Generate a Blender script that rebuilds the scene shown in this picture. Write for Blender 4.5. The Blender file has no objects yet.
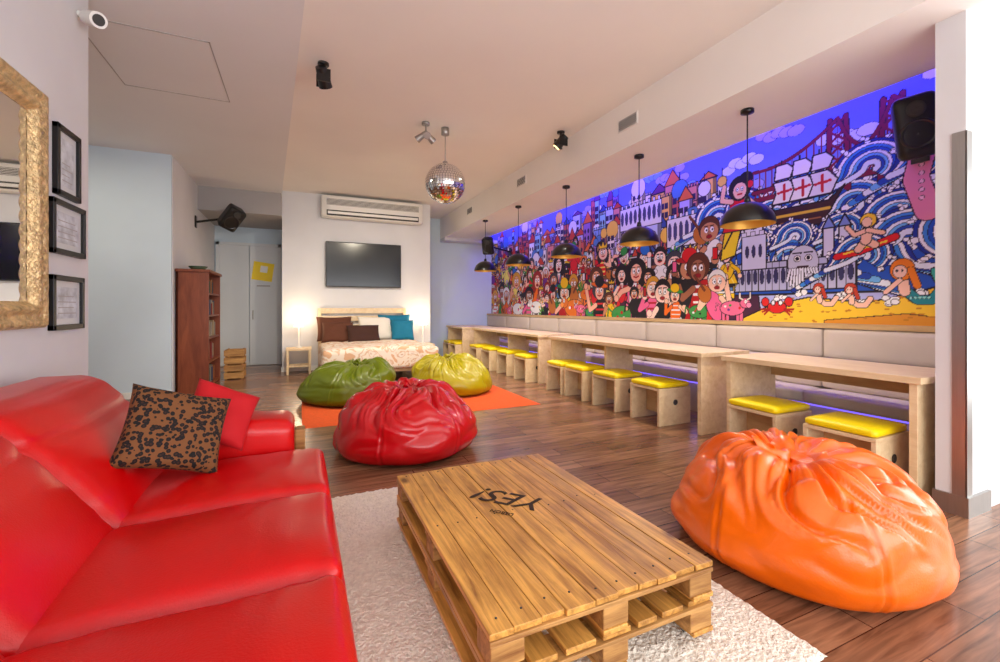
import bpy, bmesh, math, random
import numpy as np
from mathutils import Vector, Matrix, noise
D=bpy.data; SC=bpy.context.scene
random.seed(4); RNG=np.random.RandomState(7)
pi=math.pi
# ---------------------------------------------------------------- materials
def _base(name):
    m=D.materials.new(name); m.use_nodes=True
    nt=m.node_tree; b=nt.nodes['Principled BSDF']; return m,nt,b
def lin(c): return tuple(((x/255.0)**2.2) for x in c)+(1,)
def M(name,col,rough=.5,metal=0,var=0,scale=6,bump=0,bscale=60,coat=0,emit=0,stretch=(1,1,1),bdist=.01,spec=.5):
    m,nt,b=_base(name); c=lin(col)
    b.inputs['Base Color'].default_value=c
    b.inputs['Roughness'].default_value=rough; b.inputs['Metallic'].default_value=metal
    b.inputs['Coat Weight'].default_value=coat; b.inputs['Specular IOR Level'].default_value=spec
    b.inputs['Coat Roughness'].default_value=.15
    if emit:
        b.inputs['Emission Color'].default_value=c; b.inputs['Emission Strength'].default_value=emit
    tc=nt.nodes.new('ShaderNodeTexCoord'); mp=nt.nodes.new('ShaderNodeMapping')
    mp.inputs['Scale'].default_value=stretch
    nt.links.new(tc.outputs['Object'],mp.inputs['Vector'])
    if var:
        n=nt.nodes.new('ShaderNodeTexNoise'); n.inputs['Scale'].default_value=scale; n.inputs['Detail'].default_value=4
        nt.links.new(mp.outputs[0],n.inputs['Vector'])
        r=nt.nodes.new('ShaderNodeValToRGB')
        r.color_ramp.elements[0].position=.3; r.color_ramp.elements[1].position=.7
        r.color_ramp.elements[0].color=tuple(x*(1-var) for x in c[:3])+(1,)
        r.color_ramp.elements[1].color=tuple(min(1,x*(1+var)) for x in c[:3])+(1,)
        nt.links.new(n.outputs['Fac'],r.inputs[0]); nt.links.new(r.outputs[0],b.inputs['Base Color'])
    if bump:
        n=nt.nodes.new('ShaderNodeTexNoise'); n.inputs['Scale'].default_value=bscale; n.inputs['Detail'].default_value=3
        nt.links.new(mp.outputs[0],n.inputs['Vector'])
        bp=nt.nodes.new('ShaderNodeBump'); bp.inputs['Strength'].default_value=bump; bp.inputs['Distance'].default_value=bdist
        nt.links.new(n.outputs['Fac'],bp.inputs['Height']); nt.links.new(bp.outputs[0],b.inputs['Normal'])
    return m
def wood(name,c1,c2,stretch,scale=4,rough=.45,knots=0,lo=.32,hi=.68,patch=0):
    m,nt,b=_base(name)
    tc=nt.nodes.new('ShaderNodeTexCoord'); mp=nt.nodes.new('ShaderNodeMapping'); mp.inputs['Scale'].default_value=stretch
    oi=nt.nodes.new('ShaderNodeObjectInfo'); va=nt.nodes.new('ShaderNodeVectorMath'); va.operation='ADD'
    sc=nt.nodes.new('ShaderNodeVectorMath'); sc.operation='SCALE'; sc.inputs['Scale'].default_value=7
    cb=nt.nodes.new('ShaderNodeCombineXYZ')
    for i in range(3): nt.links.new(oi.outputs['Random'],cb.inputs[i])
    nt.links.new(cb.outputs[0],sc.inputs[0]); nt.links.new(sc.outputs[0],va.inputs[1])
    nt.links.new(tc.outputs['Object'],va.inputs[0]); nt.links.new(va.outputs[0],mp.inputs['Vector'])
    n=nt.nodes.new('ShaderNodeTexNoise'); n.inputs['Scale'].default_value=scale; n.inputs['Detail'].default_value=8; n.inputs['Roughness'].default_value=.65
    n.inputs['Distortion'].default_value=.6
    nt.links.new(mp.outputs[0],n.inputs['Vector'])
    r=nt.nodes.new('ShaderNodeValToRGB'); r.color_ramp.elements[0].position=lo; r.color_ramp.elements[1].position=hi
    r.color_ramp.elements[0].color=lin(c2); r.color_ramp.elements[1].color=lin(c1)
    nt.links.new(n.outputs['Fac'],r.inputs[0])
    out=r.outputs[0]
    if knots:
        v=nt.nodes.new('ShaderNodeTexVoronoi'); v.inputs['Scale'].default_value=knots
        mp2=nt.nodes.new('ShaderNodeMapping'); mp2.inputs['Scale'].default_value=(1.6,.7,1)
        nt.links.new(va.outputs[0],mp2.inputs['Vector']); nt.links.new(mp2.outputs[0],v.inputs['Vector'])
        rr=nt.nodes.new('ShaderNodeValToRGB'); rr.color_ramp.elements[0].position=.05; rr.color_ramp.elements[1].position=.14
        rr.color_ramp.elements[0].color=(.12,.06,.02,1); rr.color_ramp.elements[1].color=(1,1,1,1)
        nt.links.new(v.outputs['Distance'],rr.inputs[0])
        mx=nt.nodes.new('ShaderNodeMixRGB'); mx.blend_type='MULTIPLY'; mx.inputs[0].default_value=.85
        nt.links.new(out,mx.inputs[1]); nt.links.new(rr.outputs[0],mx.inputs[2]); out=mx.outputs[0]
    if patch:
        n2=nt.nodes.new('ShaderNodeTexNoise'); n2.inputs['Scale'].default_value=3.5; n2.inputs['Detail'].default_value=5
        nt.links.new(va.outputs[0],n2.inputs['Vector'])
        ad=nt.nodes.new('ShaderNodeMath'); ad.operation='MULTIPLY_ADD'; ad.inputs[1].default_value=.35
        nt.links.new(oi.outputs['Random'],ad.inputs[0]); nt.links.new(n2.outputs['Fac'],ad.inputs[2])
        r2=nt.nodes.new('ShaderNodeValToRGB'); r2.color_ramp.elements[0].position=.42; r2.color_ramp.elements[1].position=.85
        r2.color_ramp.elements[0].color=(1-patch,1-patch*1.15,1-patch*1.3,1); r2.color_ramp.elements[1].color=(1.08,1.05,1.0,1)
        nt.links.new(ad.outputs[0],r2.inputs[0])
        mx=nt.nodes.new('ShaderNodeMixRGB'); mx.blend_type='MULTIPLY'; mx.inputs[0].default_value=1
        nt.links.new(out,mx.inputs[1]); nt.links.new(r2.outputs[0],mx.inputs[2]); out=mx.outputs[0]
    nt.links.new(out,b.inputs['Base Color']); b.inputs['Roughness'].default_value=rough
    bp=nt.nodes.new('ShaderNodeBump'); bp.inputs['Strength'].default_value=.2; bp.inputs['Distance'].default_value=.005
    nt.links.new(n.outputs['Fac'],bp.inputs['Height']); nt.links.new(bp.outputs[0],b.inputs['Normal'])
    return m
def floor_mat():
    m,nt,b=_base('walnut_plank_floor')
    tc=nt.nodes.new('ShaderNodeTexCoord')
    br=nt.nodes.new('ShaderNodeTexBrick'); br.offset=.37
    br.inputs['Scale'].default_value=1; br.inputs['Brick Width'].default_value=1.25; br.inputs['Row Height'].default_value=.16
    br.inputs['Mortar Size'].default_value=.0025; br.inputs['Color1'].default_value=lin((164,122,94)); br.inputs['Color2'].default_value=lin((126,90,68))
    br.inputs['Mortar'].default_value=lin((72,50,40)); br.inputs['Bias'].default_value=0
    nt.links.new(tc.outputs['Object'],br.inputs['Vector'])
    mp=nt.nodes.new('ShaderNodeMapping'); mp.inputs['Scale'].default_value=(1.2,16,1)
    nt.links.new(tc.outputs['Object'],mp.inputs['Vector'])
    n=nt.nodes.new('ShaderNodeTexNoise'); n.inputs['Scale'].default_value=2.2; n.inputs['Detail'].default_value=8; n.inputs['Distortion'].default_value=.8
    nt.links.new(mp.outputs[0],n.inputs['Vector'])
    r=nt.nodes.new('ShaderNodeValToRGB'); r.color_ramp.elements[0].position=.3; r.color_ramp.elements[1].position=.7
    r.color_ramp.elements[0].color=(.45,.42,.40,1); r.color_ramp.elements[1].color=(1.15,1.12,1.08,1)
    nt.links.new(n.outputs['Fac'],r.inputs[0])
    mx=nt.nodes.new('ShaderNodeMixRGB'); mx.blend_type='MULTIPLY'; mx.inputs[0].default_value=1
    nt.links.new(br.outputs['Color'],mx.inputs[1]); nt.links.new(r.outputs[0],mx.inputs[2])
    nt.links.new(mx.outputs[0],b.inputs['Base Color']); b.inputs['Roughness'].default_value=.25
    return m
def leopard_mat():
    m,nt,b=_base('leopard_fabric')
    tc=nt.nodes.new('ShaderNodeTexCoord')
    v=nt.nodes.new('ShaderNodeTexVoronoi'); v.inputs['Scale'].default_value=52
    nn=nt.nodes.new('ShaderNodeTexNoise'); nn.inputs['Scale'].default_value=40
    nt.links.new(tc.outputs['Object'],v.inputs['Vector']); nt.links.new(tc.outputs['Object'],nn.inputs['Vector'])
    ad=nt.nodes.new('ShaderNodeMath'); ad.operation='MULTIPLY_ADD'; ad.inputs[1].default_value=.6
    nt.links.new(nn.outputs['Fac'],ad.inputs[0]); nt.links.new(v.outputs['Distance'],ad.inputs[2])
    r=nt.nodes.new('ShaderNodeValToRGB'); r.color_ramp.interpolation='CONSTANT'
    e=r.color_ramp.elements; e[0].position=0; e[0].color=lin((50,26,12)); e[1].position=.50; e[1].color=lin((12,6,5))
    x=e.new(.80); x.color=lin((112,70,36))
    nt.links.new(ad.outputs[0],r.inputs[0]); nt.links.new(r.outputs[0],b.inputs['Base Color']); b.inputs['Roughness'].default_value=.85
    return m
def duvet_mat():
    m,nt,b=_base('patterned_duvet_fabric')
    tc=nt.nodes.new('ShaderNodeTexCoord')
    v=nt.nodes.new('ShaderNodeTexNoise'); v.inputs['Scale'].default_value=2.6; v.inputs['Distortion'].default_value=2.5
    nt.links.new(tc.outputs['Object'],v.inputs['Vector'])
    r=nt.nodes.new('ShaderNodeValToRGB'); r.color_ramp.interpolation='CONSTANT'; e=r.color_ramp.elements
    e[0].position=0; e[0].color=lin((205,160,124)); e[1].position=.42; e[1].color=lin((222,206,188))
    for p,c in ((.55,(204,168,140)),(.60,(220,206,190)),(.70,(190,156,138))):
        x=e.new(p); x.color=lin(c)
    nt.links.new(v.outputs['Fac'],r.inputs[0]); nt.links.new(r.outputs[0],b.inputs['Base Color']); b.inputs['Roughness'].default_value=.9
    return m
def mirrortile_mat():
    m,nt,b=_base('mirror_tiles')
    b.inputs['Metallic'].default_value=1; b.inputs['Roughness'].default_value=.08; b.inputs['Base Color'].default_value=(.85,.85,.85,1)
    return m
WHITE=M('white_plaster',(216,216,218),.85,var=.03,scale=2)
CEIL=M('cream_ceiling_paint',(242,238,232),.8,var=.02,scale=1.2)
CEILG=M('shaded_ceiling_paint',(226,226,227),.8,var=.02,scale=1.2)  # greyer than CEIL: light difference at the ceiling step put into the colour
BLUEW=M('pale_blue_paint',(204,220,230),.85,var=.02,scale=2)
GREYW=M('dark_grey_matte',(166,162,160),.8)
FLOOR=floor_mat()
PLY=wood('birch_plywood',(236,212,172),(214,184,140),(3,.6,3),5,.4)
PLYD=wood('birch_edge',(205,172,124),(180,146,100),(3,.6,3),5,.45)
PALLET=wood('varnished_pallet_wood',(228,172,90),(130,78,30),(11,.7,11),3.2,.36,knots=3.4,lo=.26,hi=.6,patch=.38)
PALLETX=wood('pallet_wood_cross',(204,156,92),(128,82,40),(.8,9,9),3,.55,lo=.3,hi=.65,patch=.3)
BOOKW=wood('mahogany',(140,76,50),(104,50,34),(4,4,.6),3,.35)
RED=M('red_leather',(200,2,12),.30,var=.06,scale=3,bump=.14,bscale=150,coat=.12,spec=.42)
REDD=M('red_leather_bean',(196,4,22),.27,bump=.08,bscale=120,coat=.25,spec=.45)
ORANGE=M('orange_leather',(242,104,6),.30,var=.08,scale=5,bump=.12,bscale=130,coat=.2,spec=.45)
GREEN=M('green_leather',(92,104,8),.34,bump=.08,bscale=120,coat=.15,spec=.4)
OLIVE=M('mustard_leather',(160,146,14),.34,bump=.08,bscale=120,coat=.15,spec=.4)
YEL=M('yellow_cushion',(248,220,4),.45,bump=.05,bscale=90)
BENCHF=M('beige_upholstery',(206,192,182),.7,var=.03,bump=.1,bscale=150)
RUG=M('cream_shag',(246,236,220),.95,var=.10,scale=45,bump=.8,bscale=70,bdist=.02)
ORUG=M('orange_rug_pile',(214,84,28),.95,var=.12,scale=40,bump=.8,bscale=90)
BLACK=M('black_plastic',(18,18,20),.4)
BLACKM=M('black_metal',(14,14,16),.3,coat=.3)
SCREEN=M('tv_screen_glass',(10,13,18),.18)
GOLD=M('gilded_frame',(212,184,134),.42,metal=.5,var=.3,scale=30,bump=.8,bscale=45,bdist=.02)
GOLDP=M('brass_inner',(215,170,80),.4,metal=.6)
MIRROR=M('mirror_glass',(235,238,240),.02,metal=1)
STEEL=M('brushed_steel',(170,168,164),.35,metal=.9,var=.05,stretch=(20,20,1))
WPL=M('white_plastic',(232,230,224),.4)
GREYP=M('light_grey_laminate',(206,210,212),.45)
PAPER=M('printed_paper',(196,202,208),.7,var=.3,scale=14)
BROWN=M('brown_fabric',(92,52,34),.85); DBR=M('dark_brown_fabric',(62,34,24),.85)
TEAL=M('teal_fabric',(8,110,140),.8); CREAM=M('cream_fabric',(226,218,204),.9)
REDF=M('red_fabric',(186,10,24),.8)
BULB=M('warm_bulb',(255,214,150),.5,emit=3)
LEDB=M('blue_led',(120,100,255),.5,emit=1.5)
LOGO=M('logo_ink',(48,30,18),.7)
YLOGO=M('yellow_logo',(248,214,40),.6)
SLOT=M('dark_slot',(60,58,56),.6)
# ---------------------------------------------------------------- geometry helpers
def empty(name,loc=(0,0,0),rz=0,parent=None):
    o=D.objects.new(name,None); o.empty_display_size=.1; o.location=loc; o.rotation_euler=(0,0,rz)
    SC.collection.objects.link(o)
    if parent: o.parent=parent
    return o
def mo(name,verts,faces,mat,parent=None,smooth=False,loc=None,rot=None):
    me=D.meshes.new(name); me.from_pydata([tuple(v) for v in verts],[],faces); me.update()
    me.materials.append(mat)
    if smooth: me.polygons.foreach_set('use_smooth',[True]*len(me.polygons))
    o=D.objects.new(name,me); SC.collection.objects.link(o)
    if parent: o.parent=parent
    if loc: o.location=loc
    if rot: o.rotation_euler=rot
    return o
def box(name,lo,hi,mat,parent=None,bev=0,loc=None,rot=None):
    bm=bmesh.new(); bmesh.ops.create_cube(bm,size=1)
    for v in bm.verts:
        v.co=Vector([(lo[i]+hi[i])/2+v.co[i]*(hi[i]-lo[i]) for i in range(3)])
    if bev: bmesh.ops.bevel(bm,geom=bm.edges[:],offset=bev,segments=2,affect='EDGES',profile=.5)
    me=D.meshes.new(name); bm.to_mesh(me); bm.free(); me.materials.append(mat)
    o=D.objects.new(name,me); SC.collection.objects.link(o)
    if parent: o.parent=parent
    if loc: o.location=loc
    if rot: o.rotation_euler=rot
    return o
def lathe(name,prof,mat,parent=None,seg=40,loc=None,rot=None,smooth=True):
    V=[];F=[];n=len(prof)
    for r,z in prof:
        for k in range(seg):
            a=2*pi*k/seg; V.append((r*math.cos(a),r*math.sin(a),z))
    for i in range(n-1):
        for k in range(seg):
            k2=(k+1)%seg; F.append((i*seg+k,i*seg+k2,(i+1)*seg+k2,(i+1)*seg+k))
    return mo(name,V,F,mat,parent,smooth,loc,rot)
def rod(name,a,b,r,mat,parent=None,seg=14,r2=None):
    a=Vector(a);b=Vector(b);L=(b-a).length; r2=r if r2 is None else r2
    q=(b-a).to_track_quat('Z','Y')
    o=lathe(name,[(0,0),(r,0),(r2,L),(0,L)],mat,parent,seg,smooth=False)
    o.location=a; o.rotation_mode='QUATERNION'; o.rotation_quaternion=q; return o
def tube(name,pts,r,mat,parent=None):
    c=D.curves.new(name,'CURVE'); c.dimensions='3D'; c.bevel_depth=r; c.bevel_resolution=2
    s=c.splines.new('POLY'); s.points.add(len(pts)-1)
    for p,q in zip(s.points,pts): p.co=(*q,1)
    c.materials.append(mat); o=D.objects.new(name,c); SC.collection.objects.link(o)
    if parent: o.parent=parent
    return o
def rbox(name,lo,hi,r,mat,parent=None,n=14,fn=None,loc=None,rot=None):
    bm=bmesh.new(); bmesh.ops.create_cube(bm,size=2)
    bmesh.ops.subdivide_edges(bm,edges=bm.edges[:],cuts=n,use_grid_fill=True)
    c=Vector([(lo[i]+hi[i])/2 for i in range(3)]); h=Vector([(hi[i]-lo[i])/2 for i in range(3)])
    for v in bm.verts:
        q=Vector([math.copysign(abs(x)**.8,x) for x in v.co]); p=Vector([q[i]*h[i] for i in range(3)])
        inn=Vector([max(-(h[i]-min(r,h[i])),min(h[i]-min(r,h[i]),p[i])) for i in range(3)])
        d=p-inn
        if d.length>1e-6: p=inn+d.normalized()*min(r,max(abs(d[0]),abs(d[1]),abs(d[2])))
        p=p+c
        if fn: p=fn(p,q)
        v.co=p
    me=D.meshes.new(name); bm.to_mesh(me); bm.free(); me.materials.append(mat)
    me.polygons.foreach_set('use_smooth',[True]*len(me.polygons))
    o=D.objects.new(name,me); SC.collection.objects.link(o)
    if parent: o.parent=parent
    if loc: o.location=loc
    if rot: o.rotation_euler=rot
    return o
def pillow(name,w,h,t,mat,loc,rot,parent=None,seed=0):
    N=26;V=[];F=[]
    for s in (1,-1):
        for i in range(N+1):
            for j in range(N+1):
                x=-1+2*i/N;y=-1+2*j/N
                k=max(0,(1-x**4)*(1-y**4))**.5
                pinch=1-.07*(1-x*x)*abs(y)**2; pinch2=1-.07*(1-y*y)*abs(x)**2
                zz=s*t/2*k*(1+.18*noise.noise(Vector((x*2+seed,y*2,s))))
                V.append((x*w/2*pinch2,zz,y*h/2*pinch))
    off=(N+1)**2
    for s in range(2):
        for i in range(N):
            for j in range(N):
                a=s*off+i*(N+1)+j; f=(a,a+1,a+N+2,a+N+1)
                F.append(f if s else f[::-1])
    o=mo(name,V,F,mat,parent,True,loc,rot)
    bm=bmesh.new(); bm.from_mesh(o.data); bmesh.ops.remove_doubles(bm,verts=bm.verts[:],dist=.0005); bmesh.ops.recalc_face_normals(bm,faces=bm.faces[:]); bm.to_mesh(o.data); bm.free()
    return o
# ---------------------------------------------------------------- room shell
HC=3.55; ZS=3.03
box('floor',(-4.2,-3.2,-.1),(6.7,11.2,0),FLOOR)
box('ceiling',(-4.2,-3.2,HC),(6.7,11.2,HC+.1),CEIL)
V=[(-4,-3,3.42),(.12,-3,3.42),(.03,3.4,3.42),(-.33,9.6,3.42),(-4,9.6,3.42)]
V+= [(x,y,HC-.001) for x,y,z in V]
mo('ceiling_drop',V,[(4,3,2,1,0),(5,6,7,8,9)]+[(i,(i+1)%5,(i+1)%5+5,i+5) for i in range(5)],CEILG)
h=empty('ceiling_hatch')
for a,b in (((-1.55,4.25,3.416),(-.67,4.258,3.42)),((-1.55,5.392,3.416),(-.67,5.40,3.42)),((-1.55,4.25,3.416),(-1.542,5.4,3.42)),((-.678,4.25,3.416),(-.67,5.4,3.42))):
    box('trim_strip',a,b,GREYW,h)
box('wall_left',(-1.5,-3.2,0),(-1.35,4.0,3.42),WHITE)
box('wall_left_return',(-4.0,3.85,0),(-1.5,4.0,3.42),WHITE)
box('wall_recess_side',(-4.2,4.0,0),(-4.05,7.6,3.42),WHITE)
box('wall_recess',(-4.05,7.6,0),(-1.66,7.64,3.42),BLUEW)
box('wall_hall',(-4.05,7.64,0),(-1.65,11,3.42),WHITE)
box('wall_tv',(-.32,9.6,0),(2.65,11,HC),WHITE)
box('wall_back',(-4.2,11,0),(4.95,11.2,HC),BLUEW)
box('wall_mural_side',(4.75,1.38,0),(4.95,11,HC),WHITE)
box('wall_partition',(3.62,1.24,0),(6.7,1.38,HC),WHITE)
box('ceiling_soffit',(3.3,-3,ZS),(4.3,11,HC),CEIL)
box('ceiling_lintel',(-1.65,9.3,3.0),(-.32,11,3.42),GREYW)  # block in a darker grey than the ceilings beside it
box('trim_1',(3.3,10.6,2.95),(4.75,11,3.03),WHITE)
def glazed(name,axis,at,a,b):
    e=empty(name); n=5
    for k in range(n+1):
        p=a+(b-a)*k/n
        lo,hi=((p-.05,at-.05,0),(p+.05,at+.05,HC)) if axis=='x' else ((at-.05,p-.05,0),(at+.05,p+.05,HC))
        box('mullion',lo,hi,WHITE,e)
    for z0,z1 in ((0,.35),(2.9,HC)):
        lo,hi=((a,at-.04,z0),(b,at+.04,z1)) if axis=='x' else ((at-.04,a,z0),(at+.04,b,z1))
        box('rail',lo,hi,WHITE,e)
glazed('window_1','x',-3.1,-1.4,6.5)
glazed('window_2','y',6.6,-3.0,1.2)
box('baseboard_tv',(-.33,9.585,0),(2.66,9.6,.09),WPL)
box('baseboard_back',(-1.65,10.985,0),(-.32,11,.09),WPL)
box('baseboard_recess',(-4.05,7.585,0),(-1.65,7.6,.09),WPL)
box('baseboard_left',(-1.35,-3,0),(-1.337,4,.09),WPL)
t=empty('trim_corner_guard')
box('guard_side',(3.612,1.235,.0),(3.62,1.30,2.31),STEEL,t)
box('guard_front',(3.612,1.232,.0),(3.68,1.24,2.31),STEEL,t)
box('base_plate_side',(3.605,1.23,0),(3.621,1.39,.12),STEEL,t)
box('base_plate_front',(3.60,1.222,0),(3.9,1.24,.12),STEEL,t)
# ---------------------------------------------------------------- mural
LW=9.6; HW=2.3; PPM=140
W=int(LW*PPM); H=int(HW*PPM)
yy,xx=np.mgrid[0:H,0:W]; XX=xx/PPM; YY=yy/PPM
CV=np.zeros((H,W,3)); 
top=np.array((90,110,215)); bot=np.array((190,195,240))
g=(YY/HW)[...,None]; CV[:]=bot*(1-g)+top*g
INK=(20,10,30)
def sub(x0,x1,y0,y1):
    a=max(0,int(x0*PPM)-2);b=min(W,int(x1*PPM)+3);c=max(0,int(y0*PPM)-2);d=min(H,int(y1*PPM)+3)
    return slice(c,max(c,d)),slice(a,max(a,b))
def ell(cx,cy,rx,ry,col,ang=0,ol=.010):
    R=max(rx,ry)+ol; s=sub(cx-R,cx+R,cy-R,cy+R)
    x=XX[s]-cx;y=YY[s]-cy; ca,sa=math.cos(ang),math.sin(ang)
    u=x*ca+y*sa; v=-x*sa+y*ca
    if ol: CV[s][(u/(rx+ol))**2+(v/(ry+ol))**2<1]=INK
    CV[s][(u/rx)**2+(v/ry)**2<1]=col
def seg(pts,w,col):
    for (x0,y0),(x1,y1) in zip(pts[:-1],pts[1:]):
        s=sub(min(x0,x1)-w,max(x0,x1)+w,min(y0,y1)-w,max(y0,y1)+w)
        x=XX[s]-x0;y=YY[s]-y0;dx,dy=x1-x0,y1-y0;L=dx*dx+dy*dy+1e-9
        t=np.clip((x*dx+y*dy)/L,0,1)
        CV[s][(x-t*dx)**2+(y-t*dy)**2<w*w]=col
def lim(pts,w,col,ol=.009): seg(pts,w+ol,INK); seg(pts,w,col)
def poly(pts,col,ol=.008):
    xs=[p[0] for p in pts];ys=[p[1] for p in pts]; s=sub(min(xs),max(xs),min(ys),max(ys))
    x=XX[s];y=YY[s];m=np.zeros(x.shape,bool);n=len(pts)
    for i in range(n):
        x0,y0=pts[i];x1,y1=pts[(i+1)%n]
        if y0==y1: continue
        c=((y0>y)!=(y1>y))&(x<(x1-x0)*(y-y0)/(y1-y0)+x0); m^=c
    CV[s][m]=col
    if ol: seg(list(pts)+[pts[0]],ol,INK)
def rect(x0,y0,x1,y1,col,ol=.007): poly([(x0,y0),(x1,y0),(x1,y1),(x0,y1)],col,ol)
R=random.Random(11)
for i in range(40):
    cx=R.uniform(0,LW);cy=R.uniform(1.45,2.25); c=R.choice([(225,230,252),(170,165,235),(120,170,240),(245,245,255)])
    for k in range(5): ell(cx+k*.09,cy+R.uniform(-.05,.05),.09,.055,c,0,.005)
for i in range(16):
    ell(R.uniform(0,7.0),R.uniform(.8,1.15),R.uniform(.4,.8),R.uniform(.35,.6),R.choice([(70,130,80),(130,80,150),(220,140,70),(60,90,180),(200,90,90)]))
pal=[(240,225,190),(245,240,235),(190,180,235),(225,140,130),(130,165,230),(250,195,100),(205,95,85),(150,205,215),(150,110,190),(245,245,250),(235,235,250),(200,210,240)]
for row in range(6):
    x=-.1
    while x<7.25:
        w=R.uniform(.12,.32); base=.4; tp=2.02-.19*row+R.uniform(-.28,.12)-.12*abs(math.sin(x*1.3))-.25*max(0,x-6.6)
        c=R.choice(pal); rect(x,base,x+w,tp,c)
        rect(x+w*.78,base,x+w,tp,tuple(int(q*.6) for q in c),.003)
        k=R.random()
        if k<.45: poly([(x-.02,tp),(x+w+.02,tp),(x+w/2,tp+R.uniform(.08,.26))],R.choice([(205,70,40),(110,50,120),(50,80,160),(230,110,50)]))
        elif k<.65: ell(x+w/2,tp,w/2,w/2,R.choice([(235,235,240),(80,130,200),(245,200,80)])); seg([(x+w/2,tp+w/2),(x+w/2,tp+w/2+.1)],.008,INK)
        else:
            for q in range(4): rect(x+q*w/4,tp,x+q*w/4+w/7,tp+.04,c,.004)
        yb=tp-.16; arch=R.random()<.4
        while yb>tp-.75 and yb>base:
            for q in range(2):
                if arch: ell(x+w*(.2+.36*q),yb+.02,w*.1,.04,(45,35,80),0,.003)
                else: s_=sub(x+w*(.12+.34*q),x+w*(.26+.34*q),yb,yb+.05); CV[s_]=(45,35,80)
            yb-=.13
        if R.random()<.5: seg([(x,tp-.2),(x+w,tp-.2)],.005,INK)
        x+=w*R.uniform(.8,1.15)
def Q(u,v): d=u-300.; return 13.159-2522/d, .15+5.217*(308-v)/d
for (u,v,wd,ht) in ((640,205,.9,.35),(690,215,.8,.4)):
    x,y=Q(u,v); rect(x-wd/2,y-ht,x+wd/2,y,(236,236,246))
    for k in range(int(wd/.1)):
        xx_=x-wd/2+.05+k*.1; ell(xx_,y-ht*.45,.03,ht*.3,(70,70,120),0,.005); rect(xx_-.02,y,xx_+.02,y+.06,(236,236,246),.005)
poly([(-.1,0),(7.7,0),(7.6,.75),(6.8,.8),(5.5,.85),(4,.75),(2.5,.9),(1,.8),(-.1,.9)],(70,26,60))
poly([(6.9,.3),(9.7,.3),(9.7,1.95),(9.2,1.85),(8.8,1.65),(8.4,1.5),(7.9,1.55),(7.5,1.3),(7.2,1.35),(6.9,1.1)],(24,84,190))
BL=[(16,50,150),(250,252,255),(60,140,225),(22,84,195),(240,248,255),(110,185,240),(20,70,175),(235,246,255)]
def foam(x,y,r,n=7):
    for k in range(n):
        a=R.uniform(0,2*pi); q=r*R.uniform(.2,.9)
        ell(x+math.cos(a)*q,y+math.sin(a)*q*.7,r*R.uniform(.25,.5),r*R.uniform(.22,.42),(250,252,255),0,.006)
def curl(cx,cy,r,fl=1,sweep=2.0):
    n=8
    for k in range(n):
        rk=r*(1-.115*k); pts=[]
        L=r*sweep*(1-.04*k)
        for q in range(9):
            f=q/8; pts.append((cx-fl*(rk+L*(1-f)**1.5*.9),cy-rk*.9*(1-f)**.8-.25*r*(1-f)))
        for q in range(1,15):
            a=pi-(pi*1.25)*q/14; rr=rk*(1-.25*(q/14))
            pts.append((cx+fl*math.cos(a)*rr,cy+math.sin(a)*rr*.85))
        seg(pts,r*.075+.006,INK); seg(pts,r*.075,BL[k%len(BL)])
    for q in range(7):
        a=pi*.95-(pi*1.2)*q/6
        foam(cx+fl*math.cos(a)*r*(1.06-.2*q/6),cy+math.sin(a)*r*(.92-.15*q/6),r*.17,3)
spots=[]
for i in range(8):
    x=7.1+2.6*i/7+R.uniform(-.1,.1); mx=1.3+.45*max(0,(x-8.6))
    spots.append((x,mx+R.uniform(-.12,.05),R.uniform(.26,.42)))
for i in range(8):
    x=7.2+2.5*i/7+R.uniform(-.1,.1); spots.append((x,1.0+R.uniform(-.1,.12),R.uniform(.26,.42)))
for i in range(6):
    x=8.0+1.7*i/5; spots.append((x,.70+R.uniform(-.1,.1),R.uniform(.24,.36)))
for x,y,r in spots: curl(x,y,r,R.choice([1,1,-1]),R.uniform(1.4,2.6))
bc=(130,20,56)
tw=[Q(838,118),Q(893,96)]; bs=[Q(838,190),Q(893,180)]
dk=Q(860,167)[1]
for t_,b_ in zip(tw,bs):
    for dx in (-.07,.07): lim([(t_[0]+dx,t_[1]),(b_[0]+dx*1.3,b_[1])],.020,bc)
    for k in range(6):
        f=k/6;f2=(k+1)/6;L=lambda q:t_[1]+(b_[1]-t_[1])*q
        seg([(t_[0]-.07,L(f)),(t_[0]+.07,L(f2))],.012,bc); seg([(t_[0]+.07,L(f)),(t_[0]-.07,L(f2))],.012,bc)
def cable(p,q,sag):
    pts=[]
    for k in range(25):
        f=k/24; pts.append((p[0]+(q[0]-p[0])*f,p[1]+(q[1]-p[1])*f-sag*4*f*(1-f)))
    lim(pts,.015,bc,.005)
    for x,y in pts[::2]: seg([(x,y),(x,dk)],.006,bc)
cable((7.6,1.7),tw[0],.1);cable(tw[0],tw[1],.33);cable(tw[1],(9.7,2.0),.15)
for yy_ in (dk,dk-.09): lim([(7.6,yy_),(9.7,yy_+.03)],.02,bc)
x=7.6
while x<9.6: seg([(x,dk-.09),(x+.05,dk),(x+.1,dk-.09)],.009,bc); x+=.1
for x,y,r in ((8.15,1.42,.2),(8.75,1.44,.3),(9.3,1.46,.34)): curl(x,y,r,1,1.6)
x,y=Q(800,196)
poly([(x-.38,y-.02),(x-.26,y-.1),(x+.28,y-.1),(x+.42,y+.02),(x+.22,y-.32),(x-.2,y-.32)],(60,30,36)); seg([(x-.26,y-.18),(x+.28,y-.18)],.014,(220,180,60)); seg([(x-.2,y-.26),(x+.2,y-.26)],.008,(160,100,60))
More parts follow.
